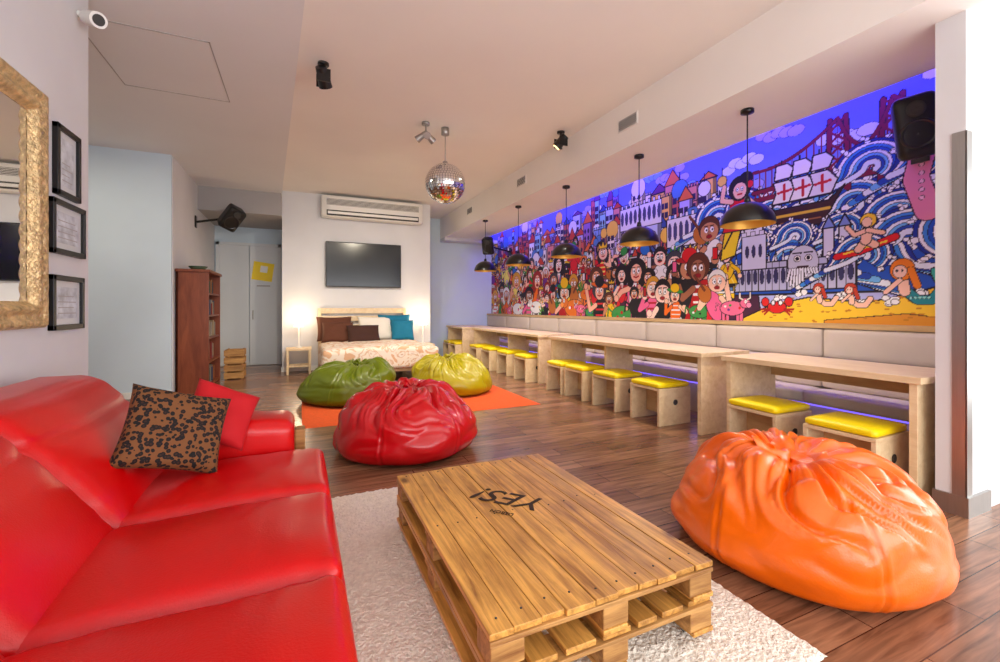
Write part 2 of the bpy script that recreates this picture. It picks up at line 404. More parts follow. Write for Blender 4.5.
for dx,c in ((-.19,(245,240,235)),(0,(250,246,240)),(.19,(235,230,235))):
    seg([(x+dx,y-.08),(x+dx,y+.42)],.009,INK)
    poly([(x+dx-.06,y+.38),(x+dx+.06,y+.38),(x+dx+.13,y+.31),(x+dx+.09,y+.22),(x+dx-.08,y+.22)],c); poly([(x+dx-.09,y+.2),(x+dx+.08,y+.2),(x+dx+.17,y+.09),(x+dx+.11,y-.04),(x+dx-.11,y-.04),(x+dx-.06,y+.08)],c)
    seg([(x+dx-.04,y+.08),(x+dx+.10,y+.09)],.014,(200,30,40)); seg([(x+dx+.03,y+.0),(x+dx+.03,y+.16)],.014,(200,30,40))
for i in range(3): curl(x-.5+i*.45,y-.42,.22,1,1.5)
x,y=Q(790,262)
rect(x-.75,y-.30,x+.62,y+.02,(186,190,222))
for k in range(17):
    xx_=x-.71+k*.08; poly([(xx_-.018,y+.02),(xx_+.018,y+.02),(xx_,y+.14)],(225,225,240),.005)
    ell(xx_,y-.14,.022,.08,(50,50,96),0,.005); seg([(xx_+.04,y-.3),(xx_+.04,y+.02)],.005,INK)
seg([(x-.75,y-.05),(x+.62,y-.05)],.008,INK)
rect(x-.56,y-.05,x-.26,y+.34,(214,216,240)); rect(x-.52,y+.34,x-.30,y+.48,(230,230,245)); ell(x-.41,y+.5,.08,.08,(150,165,220)); seg([(x-.41,y+.56),(x-.41,y+.68)],.008,INK)
for q in range(3): ell(x-.49+.08*q,y+.16,.02,.07,(50,50,96),0,.004); rect(x-.56+.11*q,y+.34,x-.5+.11*q,y+.39,(218,218,238),.004)
for q in (.38,.52): rect(x+q-.05,y+.02,x+q+.05,y+.3,(220,220,240)); poly([(x+q-.06,y+.3),(x+q+.06,y+.3),(x+q,y+.42)],(120,140,210))
x,y=Q(803,264); ell(x,y+.02,.15,.17,(206,208,226)); 
for dx in(-.055,.055): ell(x+dx,y+.06,.03,.03,(255,255,255),0,.007); ell(x+dx,y+.06,.010,.012,INK); seg([(x+dx-.04,y+.12),(x+dx+.04,y+.10+.3*abs(dx))],.009,INK)
for k in range(11): lim([(x-.13+k*.026,y-.05),(x-.16+k*.032,y-.17-.08*math.sin(k*.62))],.010,(236,238,248),.006)
seg([(x-.05,y-.03),(x+.05,y-.03)],.012,(60,30,40))
poly([(7.35,-.02),(9.62,-.02),(9.62,.38),(9.3,.36),(9.0,.26),(8.7,.20),(8.2,.26),(7.8,.18)],(250,204,50))
poly([(8.35,.03),(9.0,.1),(9.62,.02),(9.62,-.02),(8.35,-.02)],(226,150,40),.004)
for i in range(60): ell(R.uniform(7.7,9.6),R.uniform(.0,.26),.02,.008,(200,130,30),0,0)
for k in range(9): foam(7.9+k*.2,.27+.06*math.sin(k),.07,5)
skin=[(250,205,175),(235,170,130),(160,100,70),(255,220,200),(205,140,100),(250,190,160)]
cloth=[(220,15,25),(245,200,10),(24,24,30),(240,240,240),(30,110,200),(40,150,60),(235,100,150),(240,110,10),(110,40,140),(180,10,20),(250,235,110),(20,20,26),(215,20,40)]
hair=[(25,18,20),(90,45,20),(220,160,40),(160,30,20),(60,60,70),(240,240,235),(20,12,16)]
def person(x,y,s):
    c=R.choice(cloth); c2=R.choice(cloth); sk=R.choice(skin); hr=R.choice(hair)
    l=R.uniform(-.4,.4); st=R.uniform(.8,1.3)
    for sd in (-1,1):
        kx=x+sd*R.uniform(.08,.2)*s
        lim([(x+sd*.07*s,y-.08*s),(kx,y-.24*s),(x+sd*.1*s,y-.40*s)],.04*s,c2,.007); ell(x+sd*.12*s,y-.41*s,.06*s,.03*s,INK,0,.004)
    if R.random()<.4:
        poly([(x-.06*s,y+.15*s),(x+.06*s,y+.15*s),(x+.24*s,y-.28*s),(x-.24*s,y-.28*s)],c)
        for q in range(3): seg([(x-.06*s,y+.1*s),(x+(-.14+.14*q)*s,y-.26*s)],.009*s,c2)
    ell(x,y,.13*s*st,.2*s,c,l)
    k=R.random()
    if k>.6:
        for q in range(4): seg([(x-.09*s,y+(-.12+.08*q)*s),(x+.09*s,y+(-.12+.08*q)*s)],.012*s,c2)
    elif k>.4:
        poly([(x-.05*s,y+.17*s),(x+.05*s,y+.17*s),(x,y-.02*s)],(245,245,245),.005); seg([(x,y+.13*s),(x,y)],.012*s,(200,20,30))
    for sd in (-1,1):
        hx=x+sd*R.uniform(.12,.36)*s; hy=y+R.uniform(-.15,.4)*s; ex=x+sd*.24*s; ey=y+R.uniform(-.1,.1)*s
        lim([(x+sd*.1*s,y+.1*s),(ex,ey),(hx,hy)],.034*s,R.choice([c,sk]),.007); ell(hx,hy,.045*s,.045*s,sk,0,.006)
        w=R.random()
        if w<.12: ell(hx,hy-.05*s,.10*s,.12*s,(190,110,40),.5,.007); lim([(hx,hy),(hx+sd*.16*s,hy+.2*s)],.014*s,(120,60,30),.005)
        elif w<.25: rect(hx-.03*s,hy,hx+.03*s,hy+.12*s,R.choice(cloth))
        elif w<.33: seg([(hx,hy),(hx,hy+.35*s)],.008,INK); poly([(hx,hy+.35*s),(hx+.2*s,hy+.29*s),(hx,hy+.22*s)],R.choice(cloth))
    hy=y+.30*s; hx=x+l*.1*s; hw=R.uniform(.85,1.3)
    ell(hx,hy+.03*s,R.uniform(.12,.18)*s,.14*s,hr); 
    if R.random()<.3: ell(hx-.1*s,hy-.06*s,.06*s,.12*s,hr); ell(hx+.1*s,hy-.06*s,.06*s,.12*s,hr)
    ell(hx,hy-.01*s,.10*s*hw,.11*s,sk,0,.006)
    for sd in(-.04,.04): ell(hx+sd*s,hy+.015*s,.026*s,.034*s,(255,255,255),0,.004); ell(hx+sd*s+.006*s,hy+.012*s,.011*s,.014*s,INK,0,0); seg([(hx+(sd-.025)*s,hy+.06*s),(hx+(sd+.025)*s,hy+.062*s)],.007*s,hr)
    ell(hx,hy-.02*s,.018*s,.02*s,tuple(int(q*.85) for q in sk),0,.003)
    m=R.random()
    if m<.4: ell(hx,hy-.065*s,.04*s,.022*s,(150,10,25),0,.004)
    else: seg([(hx-.04*s,hy-.055*s),(hx,hy-.068*s),(hx+.04*s,hy-.055*s)],.010*s,(180,20,30))
    if m>.8: ell(hx,hy-.04*s,.05*s,.012*s,hr,0,.002)
    w=R.random()
    if w<.22: ell(hx,hy+.09*s,.19*s,.035*s,R.choice(cloth),l,.007); ell(hx,hy+.14*s,.10*s,.08*s,R.choice(cloth),l,.007)
    elif w<.32: poly([(hx-.11*s,hy+.08*s),(hx+.11*s,hy+.08*s),(hx+.13*s,hy+.2*s),(hx+.05*s,hy+.13*s),(hx,hy+.22*s),(hx-.05*s,hy+.13*s),(hx-.13*s,hy+.2*s)],(248,205,30))
def beast(x,y,s):
    c=R.choice([(24,22,28),(240,240,240),(230,120,30),(60,150,70),(235,110,150),(120,80,50)]); f=R.choice([-1,1])
    for q in (-.2,-.1,.12,.2): lim([(x+q*s,y),(x+q*s,y-.22*s)],.03*s,c)
    ell(x,y,.27*s,.14*s,c); ell(x+f*.28*s,y+.1*s,.1*s,.09*s,c)
    ell(x+f*.36*s,y+.06*s,.05*s,.045*s,tuple(min(255,q+40) for q in c),0,.006)
    ell(x+f*.3*s,y+.13*s,.028*s,.034*s,(255,255,255),0,.004); ell(x+f*.3*s,y+.13*s,.011*s,.014*s,INK,0,0)
    for q in (-.05,.05): lim([(x+f*.28*s+q*s,y+.17*s),(x+f*.28*s+q*2.2*s,y+.2*s),(x+f*.28*s+q*2.2*s,y+.29*s)],.013*s,(240,235,220),.005)
    lim([(x-f*.26*s,y+.04*s),(x-f*.36*s,y+.1*s),(x-f*.38*s,y-.04*s)],.012*s,c,.005)
    for q in range(4): ell(x+R.uniform(-.18,.18)*s,y+R.uniform(-.06,.06)*s,.03*s,.025*s,R.choice(cloth),0,0)
def tram(x,y,s):
    rect(x-.3*s,y-.15*s,x+.3*s,y+.2*s,(248,205,20)); rect(x-.28*s,y+.0*s,x+.28*s,y+.06*s,(245,245,240),.003)
    for q in range(4): rect(x+(-.26+.14*q)*s,y+.07*s,x+(-.16+.14*q)*s,y+.17*s,(90,140,190),.006)
    rect(x-.32*s,y+.2*s,x+.32*s,y+.24*s,(220,220,220)); ell(x-.18*s,y-.16*s,.05*s,.05*s,INK); ell(x+.18*s,y-.16*s,.05*s,.05*s,INK); ell(x,y-.06*s,.04*s,.04*s,(255,250,220))
def plant(x,y,s):
    for k in range(7):
        a=pi*k/6; lim([(x,y),(x+math.cos(a)*.2*s,y+math.sin(a)*.25*s)],.02*s,R.choice([(30,130,50),(90,170,50)]),.006)
    ell(x,y,.07*s,.07*s,R.choice(cloth))
rows=[(.98,.60),(.78,.80),(.56,.98),(.34,1.08),(.12,1.0)]
for y,s in rows:
    x=.0
    while x<7.35-.5*max(0,y-.5):
        dy=-.10*(x>6.4 and y>.8)+.14*math.sin(x*1.9)*(y>.7)
        k=R.random(); yy_=y+R.uniform(-.10,.10)+dy; ss=s*R.uniform(.45,1.35)
        if k<.66: person(x+R.uniform(-.04,.04),yy_,ss)
        elif k<.82: beast(x,yy_,ss*.9)
        elif k<.86: tram(x,yy_,ss*.8)
        else: plant(x,yy_,ss)
        x+=R.uniform(.17,.38)
x,y=Q(728,240); poly([(x-.1,y-.25),(x+.1,y-.2),(x+.2,y+.2),(x-.02,y+.26)],(245,215,40)); seg([(x-.05,y-.1),(x+.1,y+.15)],.012,INK)
x,y=Q(740,195)
poly([(x-.06,y-.05),(x+.08,y-.05),(x+.24,y-.42),(x-.24,y-.42)],(222,18,36)); ell(x,y-.13,.13,.16,(222,18,36)); ell(x,y+.08,.14,.14,(20,14,18)); ell(x+.08,y+.17,.08,.08,(20,14,18)); ell(x,y+.05,.085,.095,(250,200,170)); ell(x+.13,y+.1,.04,.04,(225,20,40)); 
for sd in (-.03,.03): ell(x+sd,y+.07,.018,.022,(255,255,255),0,.004); ell(x+sd,y+.07,.008,.01,INK,0,0)
seg([(x-.025,y+.01),(x+.025,y+.01)],.011,(200,10,30))
lim([(x-.11,y-.06),(x-.24,y-.02),(x-.21,y+.14)],.028,(250,200,170)); lim([(x+.11,y-.08),(x+.24,y-.2)],.028,(250,200,170))
x,y=Q(922,175); pts=[(x+.08,y+.32),(x+.0,y+.16),(x-.04,y-.02),(x+.04,y-.3)]
lim(pts,.085,(238,140,170)); ell(x+.0,y+.36,.14,.05,(245,120,165),.7); ell(x+.12,y+.36,.1,.05,(245,120,165),2.2)
for k in range(6): ell(x+.0,y+.16-k*.07,.016,.016,(255,200,215),0,.004)
x,y=Q(866,238); curl(x-.02,y-.16,.26,1,1.6); lim([(x-.24,y-.15),(x-.05,y-.12),(x+.22,y-.02)],.028,(230,25,35))
seg([(x-.18,y-.13),(x+.16,y-.05)],.008,(250,220,60))
lim([(x-.06,y-.10),(x-.0,y-.02),(x+.07,y-.07)],.03,(250,200,165)); lim([(x,y-.02),(x+.015,y+.07)],.04,(250,200,165)); lim([(x,y+.07),(x-.09,y+.04),(x-.15,y+.12)],.018,(250,200,165)); lim([(x+.02,y+.07),(x+.13,y+.03)],.018,(250,200,165)); ell(x+.02,y+.16,.062,.06,(250,205,50)); ell(x+.01,y+.145,.038,.042,(250,205,170),0,.006)
for u,v,k in ((905,288,0),(852,299,1),(820,298,1)):
    x,y=Q(u,v); s=.85 if k==0 else .5
    tc_=(25,140,150) if k==0 else (252,205,180)
    lim([(x,y-.02),(x+.1*s,y-.12*s),(x+.22*s,y-.12*s),(x+.3*s,y+.0)],.042*s,tc_,.007)
    if k==0:
        ell(x+.35*s,y+.07*s,.1*s,.035*s,(60,190,170),.4); ell(x+.26*s,y+.09*s,.1*s,.035*s,(60,190,170),2.0)
        for q in range(5): ell(x+.05*s+q*.035*s,y-.1*s,.010,.010,(150,230,220),0,.003)
    lim([(x,y-.03),(x-.02*s,y+.1*s)],.045*s,(252,205,180),.007); ell(x-.02*s,y+.19*s,.1*s,.11*s,(240,130,20) if k==0 else (200,60,30),0,.007)
    lim([(x+.05*s,y+.18*s),(x+.1*s,y+.02*s)],.03*s,(240,130,20) if k==0 else (200,60,30),.006); ell(x-.04*s,y+.17*s,.055*s,.062*s,(252,212,188),0,.005)
    for sd in (-.025,.02): ell(x-.04*s+sd*s,y+.18*s,.01*s,.014*s,INK,0,0)
    lim([(x-.04*s,y+.08*s),(x-.16*s,y-.04*s)],.02*s,(252,205,180),.006)
x,y=Q(777,311); ell(x,y+.04,.10,.06,(220,30,30)); 
for sd in(-1,1):
    ell(x+sd*.13,y+.10,.04,.045,(220,30,30)); ell(x+sd*.04,y+.09,.018,.022,(255,255,255))
    for q in range(3): seg([(x+sd*.08,y+.02),(x+sd*(.14+.02*q),y-.04+q*.03)],.009,(170,20,20))
S0=11.0; Z0=1.1
vx=np.full(H*W,4.746); vy=(S0-XX).ravel(); vz=(Z0+YY).ravel()
co=np.stack([vx,vy,vz],1).astype(np.float32)
ii=(np.arange(H-1)[:,None]*W+np.arange(W-1)[None,:]).ravel()
fa=np.stack([ii,ii+W,ii+W+1,ii+1],1).astype(np.int32)
me=D.meshes.new('mural'); me.vertices.add(len(co)); me.vertices.foreach_set('co',co.ravel())
me.loops.add(fa.size); me.loops.foreach_set('vertex_index',fa.ravel())
me.polygons.add(len(fa)); me.polygons.foreach_set('loop_start',np.arange(0,fa.size,4,dtype=np.int32))
me.update(calc_edges=True)
at=me.color_attributes.new('paint','FLOAT_COLOR','POINT')
rgba=np.ones((H*W,4),np.float32); rgba[:,:3]=((CV.reshape(-1,3)/255.0)**2.2)
at.data.foreach_set('color',rgba.ravel())
mm,nt,b=_base('mural_print'); an=nt.nodes.new('ShaderNodeAttribute'); an.attribute_name='paint'
nt.links.new(an.outputs['Color'],b.inputs['Base Color']); b.inputs['Roughness'].default_value=.6
me.materials.append(mm); mu=D.objects.new('mural',me); SC.collection.objects.link(mu)
# ---------------------------------------------------------------- banquette bench
e=empty('banquette_bench')
box('ledge',(4.6,1.39,1.055),(4.745,10.98,1.1),PLYD,e)
box('base',(4.36,1.39,0),(4.74,10.98,.36),BENCHF,e)
y=1.39; n=8; L=(10.98-1.39)/n
for k in range(n):
    rbox('seat_pad',(4.28,y+k*L+.004,.36),(4.72,y+(k+1)*L-.004,.48),.03,BENCHF,e,8)
    rbox('back_pad_low',(4.58,y+k*L+.004,.48),(4.74,y+(k+1)*L-.004,.76),.03,BENCHF,e,8)
    rbox('back_pad_high',(4.60,y+k*L+.004,.765),(4.74,y+(k+1)*L-.004,1.052),.03,BENCHF,e,8)
box('led_strip',(4.335,1.45,.345),(4.35,10.9,.355),LEDB,e)
# ---------------------------------------------------------------- bar tables and stools
def bar_table(y0,y1,x0=3.55,x1=4.24,zt=.81,mid=None):
    e=empty('bar_table',(x0,y0,0)); L=y1-y0; d=x1-x0
    box('top',(0,0,zt-.045),(d,L,zt),PLY,e,.004)
    for p in (.03,L-.075):
        box('end_panel',(.03,p,0),(d-.03,p+.045,zt-.045),PLY,e,.003)
    if mid: box('mid_panel',(.2,mid-y0-.02,0),(d-.03,mid-y0+.02,zt-.045),PLY,e,.003)
    box('rail',(d-.1,.07,zt-.2),(d-.07,L-.07,zt-.045),PLYD,e,.003)
bar_table(1.42,2.86); bar_table(3.08,5.98,mid=4.82); bar_table(6.3,9.35,mid=7.86); bar_table(9.62,10.8,3.4,4.2)
def stool(x,y,rz=0):
    e=empty('cube_stool',(x,y,0),rz); w=.225;hh=.37
    box('panel_1',(-w,-w,0),(w,-w+.03,hh),PLY,e,.003); box('panel_2',(-w,w-.03,0),(w,w,hh),PLY,e,.003)
    box('top',(-w,-w,hh),(w,w,hh+.025),PLY,e,.003); box('stretcher',(-.012,-w+.03,.08),(.012,w-.03,hh),PLYD,e,.002)
    rbox('seat_cushion',(-w+.003,-w+.003,hh+.025),(w-.003,w-.003,hh+.08),.024,YEL,e,10,fn=lambda p,q:p+Vector((0,0,.012*(1-q[0]**2)*(1-q[1]**2) if q[2]>0 else 0)))
    lathe('grip_hole',[(0,0),(.03,0),(.03,.004)],SLOT,e,18,(0,-w-.002,.24),(pi/2,0,0))
for x,y,r in ((3.62,1.82,.03),(3.68,2.50,-.02),(3.66,3.74,0),(3.66,4.46,.03),(3.66,5.12,0),(3.66,5.63,-.03),(3.66,6.75,0),(3.66,7.5,.02),(3.64,8.25,0),(3.64,8.95,0),(3.5,9.95,0),(3.5,10.44,0)):
    stool(x,y,r)
# ---------------------------------------------------------------- pendants
def pendant(x,y):
    e=empty('pendant_lamp',(x,y,0)); zb=2.0
    lathe('canopy',[(0,ZS),(.055,ZS),(.055,ZS-.03),(.012,ZS-.045),(0,ZS-.045)],BLACKM,e,20)
    rod('cord',(0,0,zb+.2),(0,0,ZS-.03),.006,BLACKM,e,8)
    prof=[(.225*math.cos(a),zb+.2*math.sin(a)) for a in [k*pi/2/14 for k in range(14)]]+[(.03,zb+.2),(.02,zb+.25),(0,zb+.25)]
    lathe('shade',prof,BLACKM,e,40)
    lathe('shade_inner',[(r*.975,z-.004) for r,z in prof[:14]]+[(0,zb+.19)],GOLDP,e,40)
    lathe('bulb',[(.045*math.sin(a),zb+.115-.045*math.cos(a)) for a in [k*pi/10 for k in range(11)]],BULB,e,16)
    l=D.lights.new('pendant_glow','SPOT'); l.energy=55; l.color=(1,.88,.7); l.shadow_soft_size=.04; l.spot_size=math.radians(150); l.spot_blend=.6
    lo=D.objects.new('pendant_glow',l); SC.collection.objects.link(lo); lo.parent=e; lo.location=(0,0,zb+.06)
for p in ((3.66,2.68),(3.6,4.0),(3.54,5.45),(3.47,6.86),(3.42,8.24)): pendant(*p)
# ---------------------------------------------------------------- sofa
def sofa():
    e=empty('red_leather_sofa')
    ys=(.42,.80,1.43,2.08,2.74,3.08)
    box('base',(-1.22,.5,.05),(.06,3.0,.2),RED,e,.03)
    for k in range(4):
        box('foot',((-1.15,-.1)[k%2],(.55,2.9)[k//2],0),((-1.15,-.1)[k%2]+.06,(.55,2.9)[k//2]+.06,.05),BLACK,e)
    def seatfn(p,q):
        z=p.z
        if q[2]>0: z+=.034*(1-abs(q[0])**3)*(1-abs(q[1])**3)+.010*q[0]
        n=noise.noise(Vector((p.x*3.5,p.y*3.5,0)))*.009
        # long soft wrinkles across the seat, denser near the side seams
        ed=.35+.65*max(0,abs(q[1])-.6)/.4
        n+=.008*ed*noise.noise(Vector((p.x*14+2*noise.noise(Vector((p.x*3,p.y*3,7))),p.y*4,1)))
        return Vector((p.x,p.y,z+n))
    for k in range(1,4):
        rbox('seat_cushion',(-.78,ys[k]+.004,.14),(.125,ys[k+1]-.004,.45),.055,RED,e,40,fn=seatfn)
        tube('seat_piping',[(.128,ys[k]+.03,.36),(.128,ys[k+1]-.03,.36)],.005,RED,e)
        # raised stitched welt along the side seams of each cushion
        for yy_ in (ys[k]+.035,ys[k+1]-.035):
            pass
    def backfn(p,q):
        x=p.x-.40*(p.z-.40)/.5
        if q[0]>0: x+=.055*(1-abs(q[1])**3)*(1-q[2]**2)
        if q[0]>0: x-=.012*math.exp(-((p.z-.76)/.014)**2)
        wr=noise.noise(Vector((p.y*4,p.z*3,3)))*.009
        ed=.35+.65*max(0,abs(q[1])-.6)/.4
        wr+=.008*ed*noise.noise(Vector((p.y*5,p.z*16,9)))
        return Vector((x+wr,p.y,p.z+.012*noise.noise(Vector((p.y*3,1,1)))))
    for k in range(1,4):
        y1=ys[k+1]-.004 if k<3 else 3.06
        rbox('back_cushion',(-.86,ys[k]+.004,.36),(-.58,y1,.90),.065,RED,e,40,fn=backfn)
    rbox('back_frame',(-1.25,.45,.08),(-.93,3.07,.78),.08,RED,e,14)
    for a,b in ((.42,.798),(2.742,3.08)):
        def armfn(p,q): return Vector((p.x,p.y+.004*noise.noise(p*6),p.z+(.02*(1-q[1]**2) if q[2]>0 else 0)-.04*max(0,q[0])+.006*noise.noise(Vector((p.x*9,p.y*4,2)))))
        rbox('arm',(-1.15,a,.08),(-.03,b,.645),.06,RED,e,24,fn=armfn)
    box('arm_trim',(-.03,2.98,.05),(.03,3.09,.5),PALLETX,e,.008)
sofa()
pillow('leopard_cushion',.41,.38,.12,leopard_mat(),(-.52,2.46,.69),(math.radians(-30),math.radians(18),math.radians(20)),seed=2)
pillow('red_cushion',.32,.32,.11,REDF,(-.38,2.72,.69),(math.radians(-34),math.radians(26),math.radians(14)),seed=5)
# ---------------------------------------------------------------- rugs
def rug(name,x0,x1,y0,y1,hh,mat,nx,ny,amp):
    V=[];F=[]
    for j in range(ny+1):
        for i in range(nx+1):
            x=x0+(x1-x0)*i/nx;y=y0+(y1-y0)*j/ny
            ed=i in(0,nx) or j in(0,ny)
            jit=amp*.8
            V.append((x+RNG.uniform(-jit,jit),y+RNG.uniform(-jit,jit),.001 if ed else hh+RNG.uniform(-amp,amp)))
    for j in range(ny):
        for i in range(nx):
            a=j*(nx+1)+i;F.append((a,a+1,a+nx+2,a+nx+1))
    return mo(name,V,F,mat,None,True)
rug('shag_rug',-.35,1.72,.95,3.08,.012,RUG,150,150,.004)
rug('orange_rug',0.02,2.85,4.98,6.95,.008,ORUG,90,70,.002)
# ---------------------------------------------------------------- pallet table
def pallet_table():
    e=empty('pallet_coffee_table',(.50,1.17,.017)); Wd=.91;L=1.35
    for z0 in (.025,.155):
        topz=z0+.13
        nb=10 if z0>.1 else 7; gap=.003 if z0>.1 else .03
        ws=[R.uniform(.75,1.2) for _ in range(nb)]; tot=sum(ws); ws=[w*(Wd-gap*(nb-1))/tot for w in ws]
        x=0
        for k in range(nb):
            bw=ws[k]; dz=R.uniform(-.003,.001)
            box('deck_board',(x,R.uniform(0,.014),topz-.02+dz),(x+bw,L-R.uniform(0,.014),topz+dz),PALLET,e,.002); x+=bw+gap
        for yc in (0,L/2-.06,L-.12):
            box('cross_board',(0,yc,topz-.039),(Wd,yc+.12,topz-.0235),PALLETX,e,.003)
            for xc in (0,Wd/2-.06,Wd-.12):
                box('block',(xc+.004+R.uniform(0,.01),yc+.004,z0+.018),(xc+.116,yc+.116,topz-.039),PALLETX,e,.004)
        for xc in (0,Wd/2-.05,Wd-.10):
            box('bottom_board',(xc,0,z0),(xc+.1,L,z0+.018),PALLET,e,.003)
    for cx in (.07,Wd-.07):
        for cy in (.07,L-.07):
            box('caster_plate',(cx-.03,cy-.03,.022),(cx+.03,cy+.03,.026),STEEL,e)
            rod('caster_wheel',(cx-.012,cy,.013),(cx+.012,cy,.013),.013,BLACK,e,16)
    for yc in (.06,L/2,L-.06):
        for k in range(10):
            lathe('nail',[(0,.0),(.004,0),(.004,-.002)],SLOT,e,8,(.045+k*.091,yc+R.uniform(-.02,.02),.2865))
    for s,sz,lx,ly in (('YES!',.20,.58,.86),('LISBON',.035,.47,.75)):
        c=D.curves.new('logo','FONT'); c.body=s; c.size=sz; c.extrude=.0008; c.align_x='CENTER'; c.align_y='CENTER'; c.shear=.3 if sz>.1 else 0
        c.materials.append(LOGO); o=D.objects.new('stencilled_logo',c); SC.collection.objects.link(o); o.parent=e
        o.location=(lx-.12,ly-.07,.2875); o.rotation_euler=(0,0,math.radians(131))
pallet_table()
# ---------------------------------------------------------------- beanbags
def catmull(P,n):
    out=[];P=[P[0]]+P+[P[-1]]
    for i in range(1,len(P)-2):
        p0,p1,p2,p3=[np.array(P[i+k],float) for k in (-1,0,1,2)]
        for k in range(n):
            t=k/n; out.append(.5*((2*p1)+(-p0+p2)*t+(2*p0-5*p1+4*p2-p3)*t*t+(-p0+3*p1-3*p2+p3)*t**3))
    out.append(np.array(P[-2],float)); return out
def ridg(v,e=.0015): return math.sqrt(v*v+e)
def beanbag(name,loc,Rr,Hh,mat,seed,lean=(0,0),flap=.3,folds=9,crease=1.0,neck=0.0,dent=1.0):
    prof=[(0.001,0),(.66,0),(.92,.035),(1.02,.16),(1.03,.31),(.98,.50),(.87,.68),(.70,.82),(.52,.91+neck*.3),(.35,.93+neck),(.22,.89+neck),(.18,.89+neck),(flap*.75,.94+neck),(flap,.96+neck),(flap*.8,.92+neck),(.10,.90+neck),(0.001,.89+neck)]
    P=catmull(prof,9); sg=300; V=[];F=[]; n=len(P)
    for i,(r,z) in enumerate(P):
        f=i/(n-1)
        for k in range(sg):
            a=2*pi*k/sg; ca,sa=math.cos(a),math.sin(a)
            rr=r*Rr; zz=z*Hh
            rr*=1+.12*noise.noise(Vector((ca*1.2+seed,sa*1.2,z*1.5)))*min(1,z*3+.3)
            zz*=1+.18*dent*noise.noise(Vector((ca*1.1+seed*2,sa*1.1,0)))*min(1,max(0,z-.2))
            # sagging sides: horizontal soft rolls
            if .12<f<.5:
                w=math.sin(pi*(f-.12)/.38)
                rr+=w*Rr*.035*crease*(ridg(noise.noise(Vector((ca*1.7+seed,sa*1.7,z*4.2+seed))))-.2)*1.6
            if .28<f<.68:
                w=math.sin(pi*(f-.28)/.40)**1.2
                tw_=a+.7*noise.noise(Vector((ca*1.5,sa*1.5,z*2.4+seed)))
                c1=ridg(min(.3,abs(noise.noise(Vector((math.cos(tw_)*3.0+seed,math.sin(tw_)*3.0,z*.9))))),.0008)
                c2=ridg(min(.3,abs(noise.noise(Vector((math.cos(tw_)*7+seed,math.sin(tw_)*7,z*1.8+4))))),.0006)
                d=(c1**.75*.72+c2**.8*.30-.21)*w*crease*Rr*.32
                rr+=d*.6; zz+=d*.9
                dn=noise.noise(Vector((ca*1.9+seed,sa*1.9,z*3+2)))
                lob=ridg(noise.noise(Vector((rr*ca*3.4+seed,rr*sa*3.4,seed))))**.7
                lo2=ridg(noise.noise(Vector((rr*ca*7+seed,rr*sa*7,seed+5))))**.8
                rr+=w*Rr*.04*dn*crease; zz+=w*Hh*(.05*dn+.16*(lob-.34)+.05*(lo2-.25))*crease*dent
            if f>=.58:
                w=min(1,(f-.58)/.1); edge=math.exp(-((f-.8)/.09)**2)
                s_=math.sin(a*folds+seed+2.6*noise.noise(Vector((ca*2,sa*2,seed))))
                rr*=1+.16*edge*s_+.5*edge*noise.noise(Vector((ca*1.4+3,sa*1.4,seed)))
                zz+=edge*Hh*(.03*math.sin(a*folds+1.3+seed)+.08*noise.noise(Vector((ca*2.2,sa*2.2,seed+9))))
            if .05<z<.92 and f<.55:
                q=(a/(2*pi)*6)%1; q=min(q,1-q)*2*pi/6*max(rr,.05)
                rr-=.008*math.exp(-(q/.009)**2)
                rr+=.005*math.exp(-((q-.022)/.012)**2)
            rr+=Rr*.012*noise.noise(Vector((ca*4+seed,sa*4,z*5)))
            l=(max(0,z))**2
            V.append((rr*ca+lean[0]*l,rr*sa+lean[1]*l,max(0,zz)))
    for i in range(n-1):
        for k in range(sg):
            k2=(k+1)%sg; F.append((i*sg+k,i*sg+k2,(i+1)*sg+k2,(i+1)*sg+k))
    return mo(name,V,F,mat,None,True,loc)
beanbag('orange_beanbag',(2.385,1.45,0),.565,.545,ORANGE,3.3,(-.13,-.02),.34,6,1.15,-.01,.9)
beanbag('red_beanbag',(.86,3.98,0),.60,.565,REDD,8.1,(.02,-.02),.20,7,1.15,.05,.8)
beanbag('green_beanbag',(.62,6.3,.012),.60,.50,GREEN,12.7,(.12,.0),.22,7,1.0,.03,.8)
beanbag('mustard_beanbag',(2.10,6.3,.012),.58,.53,OLIVE,17.3,(-.14,.05),.22,7,1.0,.04,.8)
# ---------------------------------------------------------------- bed
e=empty('double_bed')
for z in (.62,.80,.98,1.14): box('headboard_slat',(.33,9.5,z),(2.08,9.53,z+.11),PLY,e,.004)
for x in (.33,2.02): box('headboard_post',(x,9.49,0),(x+.06,9.57,1.25),PLY,e,.004)
for x in (.38,2.0):
    box('side_rail',(x,7.35,.2),(x+.03,9.5,.34),PLY,e,.004); box('leg',(x-.01,7.35,0),(x+.05,7.41,.3),PLY,e,.003)
box('foot_rail',(.38,7.35,.2),(2.03,7.38,.34),PLY,e,.004)
rbox('mattress',(.4,7.36,.3),(2.02,9.48,.52),.05,CREAM,e,10)
def duf(p,q):
    z=p.z
    if q[2]>0: z+=.05*noise.noise(Vector((p.x*3,p.y*3,2)))+.02*(1-q[0]**2)
    k=.02*math.sin(p.y*16)*(1-max(0,q[2])) if abs(q[0])>.95 else 0
    return Vector((p.x+k,p.y,z))
rbox('duvet',(.32,7.28,.24),(2.18,8.95,.60),.07,duvet_mat(),e,30,fn=duf)
